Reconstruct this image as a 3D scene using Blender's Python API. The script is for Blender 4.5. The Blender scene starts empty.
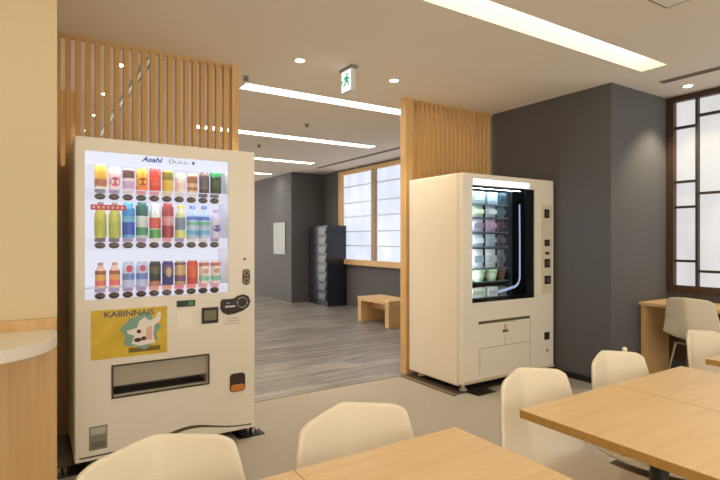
import bpy, bmesh, math, random
from mathutils import Vector, Matrix
random.seed(7)
PI = math.pi
SC = bpy.context.scene
COL = SC.collection
ORG = {}

# ------------------------------------------------------------------ materials
MATS = {}
def principled(name, color, rough=0.5, metal=0.0, spec=0.5, coat=0.0):
    if name in MATS: return MATS[name]
    m = bpy.data.materials.new(name); m.use_nodes = True
    b = m.node_tree.nodes['Principled BSDF']
    b.inputs['Base Color'].default_value = (*color, 1)
    b.inputs['Roughness'].default_value = rough
    b.inputs['Metallic'].default_value = metal
    b.inputs['Specular IOR Level'].default_value = spec
    b.inputs['Coat Weight'].default_value = coat
    MATS[name] = m
    return m
def srgb(r, g, b):
    f = lambda v: (v/255/12.92) if v/255 <= .04045 else ((v/255+.055)/1.055)**2.4
    return (f(r), f(g), f(b))
def paint(r, g, b, rough=0.45, metal=0.0, spec=0.5):
    return principled('paint_%d_%d_%d_%d_%d' % (r, g, b, rough*100, metal*100), srgb(r, g, b), rough, metal, spec)
def emit(name, color, strength):
    if name in MATS: return MATS[name]
    m = bpy.data.materials.new(name); m.use_nodes = True
    nt = m.node_tree; nt.nodes.clear()
    o = nt.nodes.new('ShaderNodeOutputMaterial'); e = nt.nodes.new('ShaderNodeEmission')
    e.inputs[0].default_value = (*color, 1); e.inputs[1].default_value = strength
    nt.links.new(e.outputs[0], o.inputs[0]); MATS[name] = m
    return m
def noisy(name, c0, c1, scale=(1, 1, 1), nscale=6, detail=5, rough=0.5, bump=0.0, spec=0.5, lo=.3, hi=.7, dist=0.0, metal=0.0):
    """two colours mixed by stretched noise in object space"""
    if name in MATS: return MATS[name]
    m = principled(name, c0, rough, metal, spec); nt = m.node_tree; N = nt.nodes; L = nt.links
    b = N['Principled BSDF']
    tc = N.new('ShaderNodeTexCoord'); mp = N.new('ShaderNodeMapping'); mp.inputs['Scale'].default_value = scale
    n = N.new('ShaderNodeTexNoise'); n.inputs['Scale'].default_value = nscale; n.inputs['Detail'].default_value = detail
    n.inputs['Distortion'].default_value = dist
    r = N.new('ShaderNodeValToRGB'); r.color_ramp.elements[0].position = lo; r.color_ramp.elements[1].position = hi
    r.color_ramp.elements[0].color = (*c0, 1); r.color_ramp.elements[1].color = (*c1, 1)
    L.new(tc.outputs['Object'], mp.inputs[0]); L.new(mp.outputs[0], n.inputs['Vector'])
    L.new(n.outputs['Fac'], r.inputs[0]); L.new(r.outputs[0], b.inputs['Base Color'])
    if bump:
        bp = N.new('ShaderNodeBump'); bp.inputs['Strength'].default_value = bump; bp.inputs['Distance'].default_value = .004
        L.new(n.outputs['Fac'], bp.inputs['Height']); L.new(bp.outputs[0], b.inputs['Normal'])
    return m
def plank_floor(name):
    m = principled(name, (.1, .1, .1), .38, 0, .5); nt = m.node_tree; N = nt.nodes; L = nt.links
    b = N['Principled BSDF']
    tc = N.new('ShaderNodeTexCoord')
    mp = N.new('ShaderNodeMapping'); mp.inputs['Rotation'].default_value = (0, 0, 0)
    L.new(tc.outputs['Object'], mp.inputs[0])
    br = N.new('ShaderNodeTexBrick')
    br.inputs['Color1'].default_value = (*srgb(126, 121, 114), 1); br.inputs['Color2'].default_value = (*srgb(150, 144, 136), 1)
    br.inputs['Mortar'].default_value = (*srgb(96, 91, 84), 1)
    br.inputs['Scale'].default_value = 1.0; br.inputs['Mortar Size'].default_value = .003
    br.inputs['Brick Width'].default_value = 1.1; br.inputs['Row Height'].default_value = .22
    L.new(mp.outputs[0], br.inputs['Vector'])
    mp2 = N.new('ShaderNodeMapping'); mp2.inputs['Scale'].default_value = (.8, 5.5, 1)
    L.new(tc.outputs['Object'], mp2.inputs[0])
    n = N.new('ShaderNodeTexNoise'); n.inputs['Scale'].default_value = 2.2; n.inputs['Detail'].default_value = 6; n.inputs['Distortion'].default_value = .6
    L.new(mp2.outputs[0], n.inputs['Vector'])
    r = N.new('ShaderNodeValToRGB'); r.color_ramp.elements[0].position = .33; r.color_ramp.elements[1].position = .7
    r.color_ramp.elements[0].color = (.55, .55, .55, 1); r.color_ramp.elements[1].color = (1.3, 1.27, 1.23, 1)
    L.new(n.outputs['Fac'], r.inputs[0])
    mx = N.new('ShaderNodeMixRGB'); mx.blend_type = 'MULTIPLY'; mx.inputs[0].default_value = 1
    L.new(br.outputs['Color'], mx.inputs[1]); L.new(r.outputs[0], mx.inputs[2]); L.new(mx.outputs[0], b.inputs['Base Color'])
    return m
def glass(name, tint=(1, 1, 1), gloss=.08):
    if name in MATS: return MATS[name]
    m = bpy.data.materials.new(name); m.use_nodes = True; nt = m.node_tree; nt.nodes.clear(); N = nt.nodes; L = nt.links
    o = N.new('ShaderNodeOutputMaterial'); t = N.new('ShaderNodeBsdfTransparent'); t.inputs[0].default_value = (*tint, 1)
    g = N.new('ShaderNodeBsdfGlossy'); g.inputs['Roughness'].default_value = .03
    fr = N.new('ShaderNodeFresnel'); fr.inputs['IOR'].default_value = 1.35
    mx = N.new('ShaderNodeMixShader')
    ge = N.new('ShaderNodeNewGeometry'); iv = N.new('ShaderNodeMath'); iv.operation = 'SUBTRACT'; iv.inputs[0].default_value = 1
    mu = N.new('ShaderNodeMath'); mu.operation = 'MULTIPLY'
    L.new(ge.outputs['Backfacing'], iv.inputs[1]); L.new(iv.outputs[0], mu.inputs[0]); L.new(fr.outputs[0], mu.inputs[1])
    L.new(mu.outputs[0], mx.inputs[0]); L.new(t.outputs[0], mx.inputs[1]); L.new(g.outputs[0], mx.inputs[2]); L.new(mx.outputs[0], o.inputs[0])
    MATS[name] = m
    return m
def paper_pane(name, c0, c1, strength):
    """translucent paper window pane lit by the daylight outside"""
    m = bpy.data.materials.new(name); m.use_nodes = True; nt = m.node_tree; N = nt.nodes; L = nt.links
    b = N['Principled BSDF']; b.inputs['Base Color'].default_value = (.12, .12, .12, 1); b.inputs['Roughness'].default_value = .5
    tc = N.new('ShaderNodeTexCoord'); mp = N.new('ShaderNodeMapping'); mp.inputs['Scale'].default_value = (1, 1.5, .8)
    n = N.new('ShaderNodeTexNoise'); n.inputs['Scale'].default_value = 1.6; n.inputs['Detail'].default_value = 3
    r = N.new('ShaderNodeValToRGB'); r.color_ramp.elements[0].color = (*c0, 1); r.color_ramp.elements[1].color = (*c1, 1)
    r.color_ramp.elements[0].position = .35; r.color_ramp.elements[1].position = .65
    L.new(tc.outputs['Object'], mp.inputs[0]); L.new(mp.outputs[0], n.inputs['Vector']); L.new(n.outputs['Fac'], r.inputs[0])
    L.new(r.outputs[0], b.inputs['Emission Color']); b.inputs['Emission Strength'].default_value = strength
    return m

WOOD_SLAT = noisy('golden_slat_wood', srgb(206, 162, 98), srgb(214, 172, 108), (2, 2, .5), 2.5, rough=.5)
WOOD_TABLE = noisy('table_wood', srgb(226, 191, 140), srgb(238, 207, 158), (.9, 14, 14), 3.5, rough=.38, lo=.25, hi=.75)
WOOD_EDGE = noisy('table_edge_wood', srgb(188, 142, 74), srgb(202, 158, 90), (2, 20, 20), 3, rough=.5)
WOOD_BENCH = noisy('bench_wood', srgb(218, 178, 120), srgb(232, 196, 142), (10, .8, 10), 4, rough=.5)
WOOD_PANEL = noisy('panel_wood', srgb(214, 172, 114), srgb(226, 187, 130), (14, 14, .6), 3, rough=.5)
WOOD_FRAME = noisy('frame_wood', srgb(214, 172, 112), srgb(228, 188, 128), (8, 8, .8), 4, rough=.5)
WOOD_DARK = noisy('dark_frame_wood', srgb(66, 46, 34), srgb(80, 58, 42), (8, 8, .8), 4, rough=.5)
CREAM = principled('cream_wall_paint', srgb(228, 208, 168), .8, 0, .3)
CEIL = principled('ceiling_paint', srgb(246, 238, 226), .9, 0, .2)
GREY_WALL = noisy('grey_wall_fabric', srgb(97, 96, 97), srgb(101, 100, 101), (30, 30, .3), 4, rough=.75, spec=.3)
CARPET = noisy('beige_carpet', srgb(162, 153, 141), srgb(180, 170, 157), (1, 1, 1), 90, 3, rough=.95, bump=.3, spec=.1)
TILE = plank_floor('grey_plank_floor')
BODY = principled('machine_white_enamel', srgb(244, 235, 218), .35, 0, .5)
BLACK = paint(18, 17, 17, .4)
DARK = paint(38, 34, 31, .45)
STEEL = paint(190, 188, 184, .25, 1.0)
CHAIR = principled('cream_shell_plastic', srgb(232, 220, 196), .42, 0, .45)
CHAIR_LEG = paint(150, 134, 112, .4, .6)

# ------------------------------------------------------------------ mesh helpers
def bmn(): return bmesh.new()
def box(bm, x0, x1, y0, y1, z0, z1, bev=0.0, seg=2):
    r = bmesh.ops.create_cube(bm, size=1.0)
    vs = r['verts']
    for v in vs:
        v.co.x = x0 if v.co.x < 0 else x1
        v.co.y = y0 if v.co.y < 0 else y1
        v.co.z = z0 if v.co.z < 0 else z1
    if bev:
        es = list({e for v in vs for e in v.link_edges})
        bmesh.ops.bevel(bm, geom=es, offset=bev, segments=seg, affect='EDGES', profile=.5)
    return bm
def bx(*a, **k): return box(bmn(), *a, **k)
def lathe(bm, prof, c=(0, 0, 0), n=20, axis='Z', sx=1.0, sy=1.0):
    """prof: list of (r, h); ends closed with a fan when r > 0"""
    def P(r, h, a):
        u, v = r*math.cos(a)*sx, r*math.sin(a)*sy
        if axis == 'Z': q = (u, v, h)
        elif axis == 'Y': q = (u, h, v)
        else: q = (h, u, v)
        return Vector(c) + Vector(q)
    rings = [[bm.verts.new(P(r, h, 2*PI*i/n)) for i in range(n)] for r, h in prof]
    for a, b in zip(rings, rings[1:]):
        for i in range(n):
            bm.faces.new((a[i], a[(i+1) % n], b[(i+1) % n], b[i]))
    bm.faces.new(rings[0]); bm.faces.new(rings[-1])
    bmesh.ops.recalc_face_normals(bm, faces=bm.faces)
    return bm
def tube(bm, pts, r, n=10, taper=None):
    pts = [Vector(p) for p in pts]
    rings = []
    for i, p in enumerate(pts):
        t = (pts[min(i+1, len(pts)-1)] - pts[max(i-1, 0)]).normalized()
        ref = Vector((0, 0, 1)) if abs(t.z) < .9 else Vector((1, 0, 0))
        u = t.cross(ref).normalized(); v = t.cross(u)
        rr = r if taper is None else r + (taper-r)*i/(len(pts)-1)
        rings.append([bm.verts.new(p + u*rr*math.cos(2*PI*k/n) + v*rr*math.sin(2*PI*k/n)) for k in range(n)])
    for a, b in zip(rings, rings[1:]):
        for i in range(n): bm.faces.new((a[i], a[(i+1) % n], b[(i+1) % n], b[i]))
    bm.faces.new(rings[0]); bm.faces.new(rings[-1])
    bmesh.ops.recalc_face_normals(bm, faces=bm.faces)
    return bm
def prism(bm, poly, d0, d1, plane='XZ'):
    """extrude a polygon: XZ along Y, YZ along X, XY along Z"""
    def P(a, b, d): return {'XZ': (a, d, b), 'YZ': (d, a, b), 'XY': (a, b, d)}[plane]
    A = [bm.verts.new(P(a, b, d0)) for a, b in poly]; B = [bm.verts.new(P(a, b, d1)) for a, b in poly]
    n = len(poly)
    fs = [bm.faces.new(A), bm.faces.new(B)] + [bm.faces.new((A[i], A[(i+1) % n], B[(i+1) % n], B[i])) for i in range(n)]
    bmesh.ops.recalc_face_normals(bm, faces=fs)
    return bm
def ellipse(cx, cz, rx, rz, n=24, a0=0, a1=2*PI):
    return [(cx+rx*math.cos(a0+(a1-a0)*i/n), cz+rz*math.sin(a0+(a1-a0)*i/n)) for i in range(n)]
def rrect(x0, x1, z0, z1, r, n=5):
    out = []
    for cx, cz, s in ((x1-r, z1-r, 0), (x0+r, z1-r, PI/2), (x0+r, z0+r, PI), (x1-r, z0+r, 1.5*PI)):
        out += [(cx+r*math.cos(s+PI/2*i/n), cz+r*math.sin(s+PI/2*i/n)) for i in range(n+1)]
    return out

def org(o): return ORG.get(o.name, Vector((0, 0, 0)))
def obj(name, bm, mat, parent=None, smooth=False, local=False):
    """link a bmesh (world coordinates unless local) as one mesh object, under parent when given"""
    me = bpy.data.meshes.new(name)
    p0 = org(parent) if parent else Vector((0, 0, 0))
    if parent and not local: bmesh.ops.translate(bm, verts=bm.verts, vec=-p0)
    bm.to_mesh(me); bm.free()
    o = bpy.data.objects.new(name, me); COL.objects.link(o)
    if mat: me.materials.append(mat)
    if smooth:
        me.shade_smooth()
        try: me.set_sharp_from_angle(angle=math.radians(40))
        except Exception: pass
    if parent: o.parent = parent
    ORG[o.name] = p0
    return o
def tag(o, label=None, cat=None, group=None, kind=None):
    if label: o['label'] = label
    if cat: o['category'] = cat
    if group: o['group'] = group
    if kind: o['kind'] = kind
    return o
def thing(name, label, cat, loc=(0, 0, 0), group=None):
    o = bpy.data.objects.new(name, None); COL.objects.link(o); o.location = loc; o.empty_display_size = .05
    ORG[o.name] = Vector(loc)
    return tag(o, label, cat, group)
def rebase(o, loc):
    """move a top-level mesh's origin to loc without moving its geometry"""
    o.data.transform(Matrix.Translation(-Vector(loc))); o.location = loc; ORG[o.name] = Vector(loc)
    return o
def struct(name, bm, mat, label=None, parent=None):
    o = obj(name, bm, mat, parent)
    if not parent: o['kind'] = 'structure'
    if label: o['label'] = label
    return o
def sempty(name, label, loc):
    o = bpy.data.objects.new(name, None); COL.objects.link(o); o.location = loc; ORG[o.name] = Vector(loc)
    o['kind'] = 'structure'; o['label'] = label
    return o
def kids(o): return [c for c in bpy.data.objects if c.parent == o]
def copy_tree(o, parent=None):
    c = o.copy(); COL.objects.link(c)
    if parent: c.parent = parent
    for ch in kids(o): copy_tree(ch, c)
    return c
def cut(o, cutters):
    """subtract boxes (in o's local space) from o and bake the result"""
    tmp = []
    for cb in cutters:
        me = bpy.data.meshes.new('cut'); cb.to_mesh(me); cb.free()
        c = bpy.data.objects.new('cut', me); COL.objects.link(c); c.location = org(o) * 0
        if o.parent is None: c.location = o.location
        tmp.append(c)
        md = o.modifiers.new('b', 'BOOLEAN'); md.operation = 'DIFFERENCE'; md.solver = 'EXACT'; md.object = c
    par = o.parent; o.parent = None
    bpy.context.view_layer.update()
    dg = bpy.context.evaluated_depsgraph_get()
    me = bpy.data.meshes.new_from_object(o.evaluated_get(dg))
    o.modifiers.clear(); old = o.data; me.name = old.name + '_cut'; o.data = me
    o.parent = par
    for c in tmp: bpy.data.objects.remove(c)
    return o
def text(name, body, size, loc, mat, parent, rot=(PI/2, 0, 0), shear=0, width=1.0, align='CENTER', bold=0.0, extrude=.0006):
    cu = bpy.data.curves.new(name, 'FONT'); cu.body = body; cu.size = size; cu.align_x = align; cu.align_y = 'CENTER'
    cu.shear = shear; cu.extrude = extrude; cu.offset = bold
    cu.materials.append(mat)
    t_ = bpy.data.objects.new('txt', cu); COL.objects.link(t_); bpy.context.view_layer.update()
    me = bpy.data.meshes.new_from_object(t_.evaluated_get(bpy.context.evaluated_depsgraph_get())); bpy.data.objects.remove(t_)
    me.name = name; o = bpy.data.objects.new(name, me); COL.objects.link(o)
    if not me.materials: me.materials.append(mat)
    o.parent = parent; o.location = Vector(loc) - org(parent); o.rotation_euler = rot; o.scale = (width, 1, 1)
    return o

# ------------------------------------------------------------------ the setting
XW = 5.09          # window wall
YS = 3.82          # plane of the slatted screens
CE = 2.605
LX0, LY0, LY1 = -3.0, -3.6, 14.0
struct('floor', bx(LX0, XW, LY0, 3.78, -.12, 0), CARPET, 'beige carpet floor of the seating area')
struct('floor_back', bx(LX0, XW, 3.78, LY1, -.12, 0), TILE, 'grey plank floor beyond the opening')
ceil = obj('ceiling', bx(LX0, XW, LY0, LY1, CE, CE+.25), CEIL); tag(ceil, 'off-white ceiling with recessed light strips', kind='structure')
STRIPS = [(-1.3, 4.08, -1.72, -1.53, 'w'), (-1.3, 4.08, .14, .33, 'w'), (-1.3, 4.085, 2.01, 2.205, 'w'),
          (1.545, 4.16, 4.20, 4.375, 'n'), (1.6, 4.16, 6.05, 6.225, 'n'), (1.6, 4.18, 7.95, 8.125, 'n'), (1.6, 4.14, 9.76, 9.93, 'n')]
DOWN = [(1.681, 3.441), (2.557, 3.447), (4.80, 2.19), (.56, 4.275), (.57, 5.204), (.58, 6.15), (.575, 7.056), (.8, .62), (1.7, .62), (2.6, .62)]  # last three are added out of view to light the tables
cut(ceil, [bx(a, b, c, d, CE-.1, CE+.10) for a, b, c, d, k in STRIPS])
struct('wall_left', bx(LX0-.15, LX0, LY0, 2.75, 0, CE), CREAM, 'unseen cream side wall of the seating area')  # unseen wall added to cut the light reaching the slats from the left
struct('wall_front_left', bx(LX0, .098, 2.75, 3.9, 0, CE), CREAM, 'cream wall beside the drinks machine')
struct('wall_corridor', bx(LX0, .35, 5.3, 8.6, 0, CE), WOOD_PANEL, 'wood-faced wall of the corridor behind the slats')
struct('wall_pier', bx(4.155, XW, 2.5, 3.92, 0, CE), GREY_WALL, 'dark grey wall block beside the snack machine')
struct('wall_far', bx(4.35, XW, 9.29, LY1, 0, CE), GREY_WALL, 'dark grey wall at the far end of the passage')
wr = bmn()
NW = (.35, 2.495, .77, 2.60); FW = (5.0, 8.64, .79, 2.57)
for a in [(LY0, NW[0], 0, CE), (NW[0], NW[1], 0, NW[2]), (NW[0], NW[1], NW[3], CE), (NW[1], FW[0], 0, CE),
          (FW[0], FW[1], 0, FW[2]), (FW[0], FW[1], FW[3], CE), (FW[1], LY1, 0, CE)]:
    box(wr, XW, XW+.16, a[0], a[1], a[2], a[3])
struct('wall_right', wr, GREY_WALL, 'dark grey wall with the two paper windows')
struct('baseboard_pier', bx(4.14, 4.155, 2.485, 3.05, 0, .05), DARK)

# near window: dark wood lattice over white paper
PAPER_N = paper_pane('paper_near', srgb(222, 221, 222), srgb(240, 239, 236), .76)
PAPER_F = paper_pane('paper_far', srgb(216, 226, 248), srgb(238, 243, 254), .85)
w1 = sempty('window_1', 'paper window with an irregular dark wood lattice', (XW, 1.4, .77))
f = bmn()
box(f, XW-.03, XW+.06, 2.433, 2.495, .77, 2.60); box(f, XW-.03, XW+.06, .35, .41, .77, 2.60)
box(f, XW-.03, XW+.06, .41, 2.433, .77, .838); box(f, XW-.03, XW+.06, .41, 2.433, 2.552, 2.60)
obj('window_frame', f, WOOD_DARK, w1)
mull = [2.243, 1.55, 1.36, .72]
m_ = bmn()
for y in mull: box(m_, XW-.012, XW+.03, y-.011, y+.011, .838, 2.552)
cols = [(2.254, 2.433), (1.561, 2.232), (1.371, 1.539), (.731, 1.349), (.41, .709)]
zz = [[2.308, 1.802, 1.567, 1.066], [2.393, 1.685, .977], [2.308, 1.802, 1.567, 1.066], [2.393, 1.685, .977], [2.308, 1.567, 1.066]]
for (a, b), zs in zip(cols, zz):
    for z in zs: box(m_, XW-.010, XW+.03, a, b, z-.011, z+.011)
obj('lattice', m_, paint(62, 56, 52, .5), w1)
obj('pane', bx(XW+.03, XW+.05, .41, 2.433, .838, 2.552), PAPER_N, w1)

w2 = sempty('window_2', 'paper window in a pale wood frame behind the opening', (XW, 6.8, .79))
f = bmn()
box(f, XW-.04, XW+.06, 8.55, 8.64, .79, 2.57); box(f, XW-.04, XW+.06, 5.0, 5.09, .79, 2.57)
box(f, XW-.04, XW+.06, 5.09, 8.55, 2.505, 2.57); box(f, XW-.07, XW+.06, 5.09, 8.55, .79, .885)
obj('window_frame', f, WOOD_FRAME, w2)
m_ = bmn()
for y in (7.455, 6.28): box(m_, XW-.03, XW+.05, y-.05, y+.05, .885, 2.505)
obj('mullion', m_, paint(176, 152, 116, .5), w2)
r_ = bmn()
for a, b in ((7.505, 8.55), (6.33, 7.405), (5.09, 6.23)):
    for z in (2.27, 1.955, 1.69, 1.41, 1.143): box(r_, XW+.018, XW+.035, a, b, z-.008, z+.008)
obj('rail', r_, paint(206, 210, 220, .5), w2)  # pale grey tone gives the rails as soft shadows on the paper
obj('pane', bx(XW+.035, XW+.05, 5.09, 8.55, .885, 2.505), PAPER_F, w2)

# ------------------------------------------------------------------ ceiling fittings
EM_W = emit('warm_strip_glow', (1.0, .90, .68), 2.6)
EM_N = emit('neutral_strip_glow', (1.0, .97, .93), 18)
EM_D = emit('downlight_glow', (1.0, .86, .66), 14)
strip_names = ['warm recessed light strip over the tables, out behind the viewer', 'warm recessed light strip straight above the tables',
               'warm recessed light strip at the top of the picture, in front of the machines',
               'nearest white light strip beyond the slatted screens', 'second white light strip beyond the slatted screens',
               'third white light strip beyond the slatted screens', 'farthest white light strip, by the dark wall end']
for (a, b, c, d, k), lb in zip(STRIPS, strip_names):
    t = thing('ceiling_light', lb, 'light strip', ((a+b)/2, (c+d)/2, CE), 'recessed ceiling light strips')
    obj('diffuser', bx(a+.004, b-.004, c+.004, d-.004, CE+.085, CE+.098), EM_W if k == 'w' else EM_N, t)
    fr = bmn()
    for q in ((a-.006, b+.006, c-.006, c), (a-.006, b+.006, d, d+.006), (a-.006, a, c, d), (b, b+.006, c, d)): box(fr, *q, CE-.002, CE)
    obj('trim', fr, CEIL, t)
dn = ['round downlight just left of the green exit sign', 'round downlight right of the green exit sign, near the pale slats',
      'round downlight beside the dark-framed window', 'nearest downlight seen through the gaps of the slats',
      'second downlight seen through the slat gaps', 'third downlight seen through the slat gaps', 'farthest downlight seen through the slat gaps', 'added downlight above the front table pair, out of view', 'added downlight above the right table pair, out of view', 'added downlight above the table at the right edge, out of view']
for (x, y), lb in zip(DOWN, dn):
    t = thing('downlight', lb, 'downlight', (x, y, CE), 'round ceiling downlights')
    rg = bmn(); lathe(rg, [(.034, -.001), (.048, -.001), (.05, 0.0), (.05, -.004), (.034, -.006)], (x, y, CE), 28); obj('trim_ring', rg, paint(245, 240, 230, .4), t, True)
    obj('lens', lathe(bmn(), [(.034, -.003), (.034, -.0075)], (x, y, CE), 28), EM_D, t)
def spot(x, y, power, ang, color=(1, .86, .60), blend=.6):
    li = bpy.data.lights.new('downlight_lamp', 'SPOT'); li.energy = power; li.color = color; li.spot_size = math.radians(ang); li.spot_blend = blend
    li.shadow_soft_size = .04
    o = bpy.data.objects.new('downlight_lamp', li); COL.objects.link(o); o.location = (x, y, CE-.02)
SPOTP = [42, 42, 55, 26, 20, 20, 20, 12, 12, 12]
for (x, y), p in zip(DOWN, SPOTP): spot(x, y, p, 95)

# exit sign, hung crosswise to the walking direction
ex = thing('exit_sign', 'small white hanging exit sign with a green running figure and arrow', 'exit sign', (2.08, 3.40, CE))
obj('mount', bx(2.05, 2.11, 3.30, 3.49, CE-.018, CE, bev=.004), paint(150, 144, 136, .5), ex)
obj('housing', bx(2.06, 2.10, 3.325, 3.475, CE-.190, CE-.018, bev=.006), paint(225, 225, 220, .4), ex)
face = obj('face', bx(2.057, 2.06, 3.331, 3.469, CE-.184, CE-.024), emit('exit_white', (.9, 1, .95), 1.05), ex)
gr = bmn()
def fpol(poly): prism(gr, [(3.395 - a*.9, CE-.104 + b*.9) for a, b in poly], 2.0555, 2.057, 'YZ')
fpol(ellipse(.012, .052, .012, .012, 14))
fpol([(-.012, .036), (.016, .038), (.022, .008), (.006, -.008), (-.014, .004)])
fpol([(.012, .036), (.040, .022), (.048, .004), (.038, .002), (.030, .014), (.014, .020)])
fpol([(-.010, .036), (-.036, .028), (-.044, .004), (-.034, .002), (-.028, .018), (-.010, .022)])
fpol([(.004, .004), (.024, .0), (.040, -.024), (.036, -.050), (.024, -.050), (.026, -.026), (.010, -.012)])
fpol([(-.012, .004), (.004, -.006), (-.012, -.030), (-.044, -.044), (-.050, -.034), (-.024, -.022)])
obj('pictogram', gr, emit('exit_green', (.0, .42, .18), .8), ex)
gb = bmn()
prism(gb, [(3.448, CE-.104), (3.466, CE-.086), (3.466, CE-.122)], 2.0555, 2.057, 'YZ')
obj('arrow', gb, emit('exit_green', (.0, .42, .18), .8), ex)

def slot_diffuser(y0, y1, x, label):
    t = thing('air_diffuser', label, 'air vent', (x, (y0+y1)/2, CE), 'ceiling slot air vents')
    fr = bmn()
    for dx in (-.042, -.004, .034): box(fr, x+dx, x+dx+.008, y0, y1, CE-.006, CE)
    for y in (y0-.006, y1): box(fr, x-.042, x+.042, y, y+.006, CE-.006, CE)
    obj('frame', fr, paint(176, 160, 140, .5), t)
    obj('slot', bx(x-.040, x+.040, y0, y1, CE-.003, CE), paint(44, 38, 34, .7), t)
slot_diffuser(.3, 2.26, 4.505, 'dark slot vent in the ceiling beside the lattice window')
slot_diffuser(5.2, 8.5, 4.515, 'dark slot vent in the ceiling along the far window')
def slot2(y0, y1, x):
    t = thing('air_diffuser', 'double black slot vent seen slantwise through the wooden slats', 'air vent', (x, (y0+y1)/2, CE), 'ceiling slot air vents')
    b_ = bmn()
    for dx in (-.032, .012): box(b_, x+dx, x+dx+.020, y0, y1, CE-.004, CE)
    obj('slot', b_, BLACK, t)
    fr = bmn(); box(fr, x-.012, x+.012, y0, y1, CE-.006, CE)
    obj('frame', fr, paint(250, 246, 240, .4), t)
slot2(4.0, 7.4, .735)
ap = thing('access_panel', 'square access panel outlined in the near ceiling', 'ceiling panel', (2.86, 1.3, CE))
a_ = bmn()
for q in ((2.63, 3.085, 1.515, 1.522), (2.63, 3.085, 1.07, 1.077), (2.63, 2.637, 1.077, 1.515), (3.078, 3.085, 1.077, 1.515)): box(a_, *q, CE-.003, CE)
obj('frame', a_, paint(120, 108, 92, .6), ap)
obj('lid', bx(2.637, 3.078, 1.077, 1.515, CE-.002, CE), CEIL, ap)
for (x, y), lb in zip([(2.685, 5.312), (2.712, 6.868), (1.477, 4.03)],
        ['small dark sprinkler between the first and second white light strips', 'small dark sprinkler beyond the second white light strip', 'small dark sensor at the end of the nearest white strip']):
    s = thing('ceiling_sprinkler', lb, 'sprinkler', (x, y, CE), 'ceiling sprinklers')
    obj('rosette', lathe(bmn(), [(.03, .004), (.03, -.004), (.022, -.008)], (x, y, CE), 20), paint(170, 160, 150, .5), s, True)
    obj('head', lathe(bmn(), [(.014, -.008), (.014, -.024), (.024, -.027), (.024, -.032)], (x, y, CE), 16), paint(120, 108, 98, .5), s, True)

# ------------------------------------------------------------------ slatted screens
def screen(x0, x1, label, board, posts):
    t = thing('slat_screen', label, 'slatted screen', ((x0+x1)/2, YS+.03, 0), 'slatted wood screens')
    s = bmn(); p = .058; x = x0
    while x + .031 <= x1+.001:
        box(s, x, x+.031, YS, YS+.042, .03, CE-.02); x += p
    obj('slats', s, WOOD_SLAT, t)
    obj('top_rail', bx(x0, x1, YS+.006, YS+.036, CE-.02, CE), WOOD_SLAT, t)
    obj('bottom_rail', bx(x0, x1, YS+.002, YS+.040, 0, .03), WOOD_SLAT, t)
    if board: obj('light_block_board', bx(x0, x1, YS+.042, YS+.055, 0, 1.75), WOOD_SLAT, t)  # board added to block light coming through the slats behind the machine
    for a, b in posts: obj('end_post', bx(a, b, YS-.012, YS+.075, 0, CE), WOOD_FRAME, t)
screen(.125, 1.285, 'golden slatted screen behind the drinks machine', 1, [(1.287, 1.338)])
screen(3.045, 4.15, 'golden slatted screen behind the snack machine, against the grey wall', 0, [(2.965, 3.043)])
struct('trim_1', bx(1.338, 2.965, 3.772, 3.788, 0, .003), paint(120, 112, 100, .5), 'thin edge strip between carpet and plank floor')

# ------------------------------------------------------------------ left counter on the cream wall
lc = thing('counter_shelf', 'pale round-ended counter shelf on the cream wall at left', 'counter', (-.6, 2.6, 0))
poly = [(-1.6, 2.747), (.092, 2.747), (.092, 2.60)]
for i in range(1, 13):
    a = PI/2*i/12
    poly.append((-.20+.292*math.cos(a), 2.60-.33*math.sin(a)))
poly += [(-1.6, 2.27)]
tb = prism(bmn(), poly, .808, .858, 'XY')
o = obj('counter_top', tb, principled('counter_laminate', srgb(246, 238, 220), .4), lc)
md = o.modifiers.new('bv', 'BEVEL'); md.width = .005; md.segments = 2; md.limit_method = 'ANGLE'
obj('backsplash', bx(-1.6, .094, 2.728, 2.747, .858, .908), WOOD_PANEL, lc)
obj('front_panel', bx(-.118, .094, 2.728, 2.747, .0, .806), WOOD_PANEL, lc)
obj('side_panel', bx(-1.6, -.124, 2.728, 2.747, .0, .806), WOOD_PANEL, lc)

# ------------------------------------------------------------------ drinks machine
FX0, FX1, FY, FB = .193, 1.212, 3.14, 3.79
vm = thing('drinks_vending_machine', 'cream drinks vending machine with three lit rows of bottles and cans', 'vending machine', ((FX0+FX1)/2, 3.46, 0))
cab = obj('cabinet', bx(FX0, FX1, FY+.05, FB, .05, 1.83, bev=.006), BODY, vm)
WX0, WX1, WZ0, WZ1 = .242, 1.040, .935, 1.754
def shift(bm, p): bmesh.ops.translate(bm, verts=bm.verts, vec=-org(p)); return bm
cut(cab, [shift(bx(WX0-.012, WX1+.012, FY, FY+.27, WZ0-.012, WZ1+.012), vm), shift(bx(.37, .92, FY, FY+.22, .37, .57), vm)])
door = obj('door', bx(FX0, FX1, FY, FY+.048, .055, 1.83, bev=.008), BODY, vm)
cut(door, [shift(bx(WX0, WX1, FY-.1, FY+.1, WZ0, WZ1), vm), shift(bx(.382, .908, FY-.1, FY+.1, .387, .557), vm)])
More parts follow.
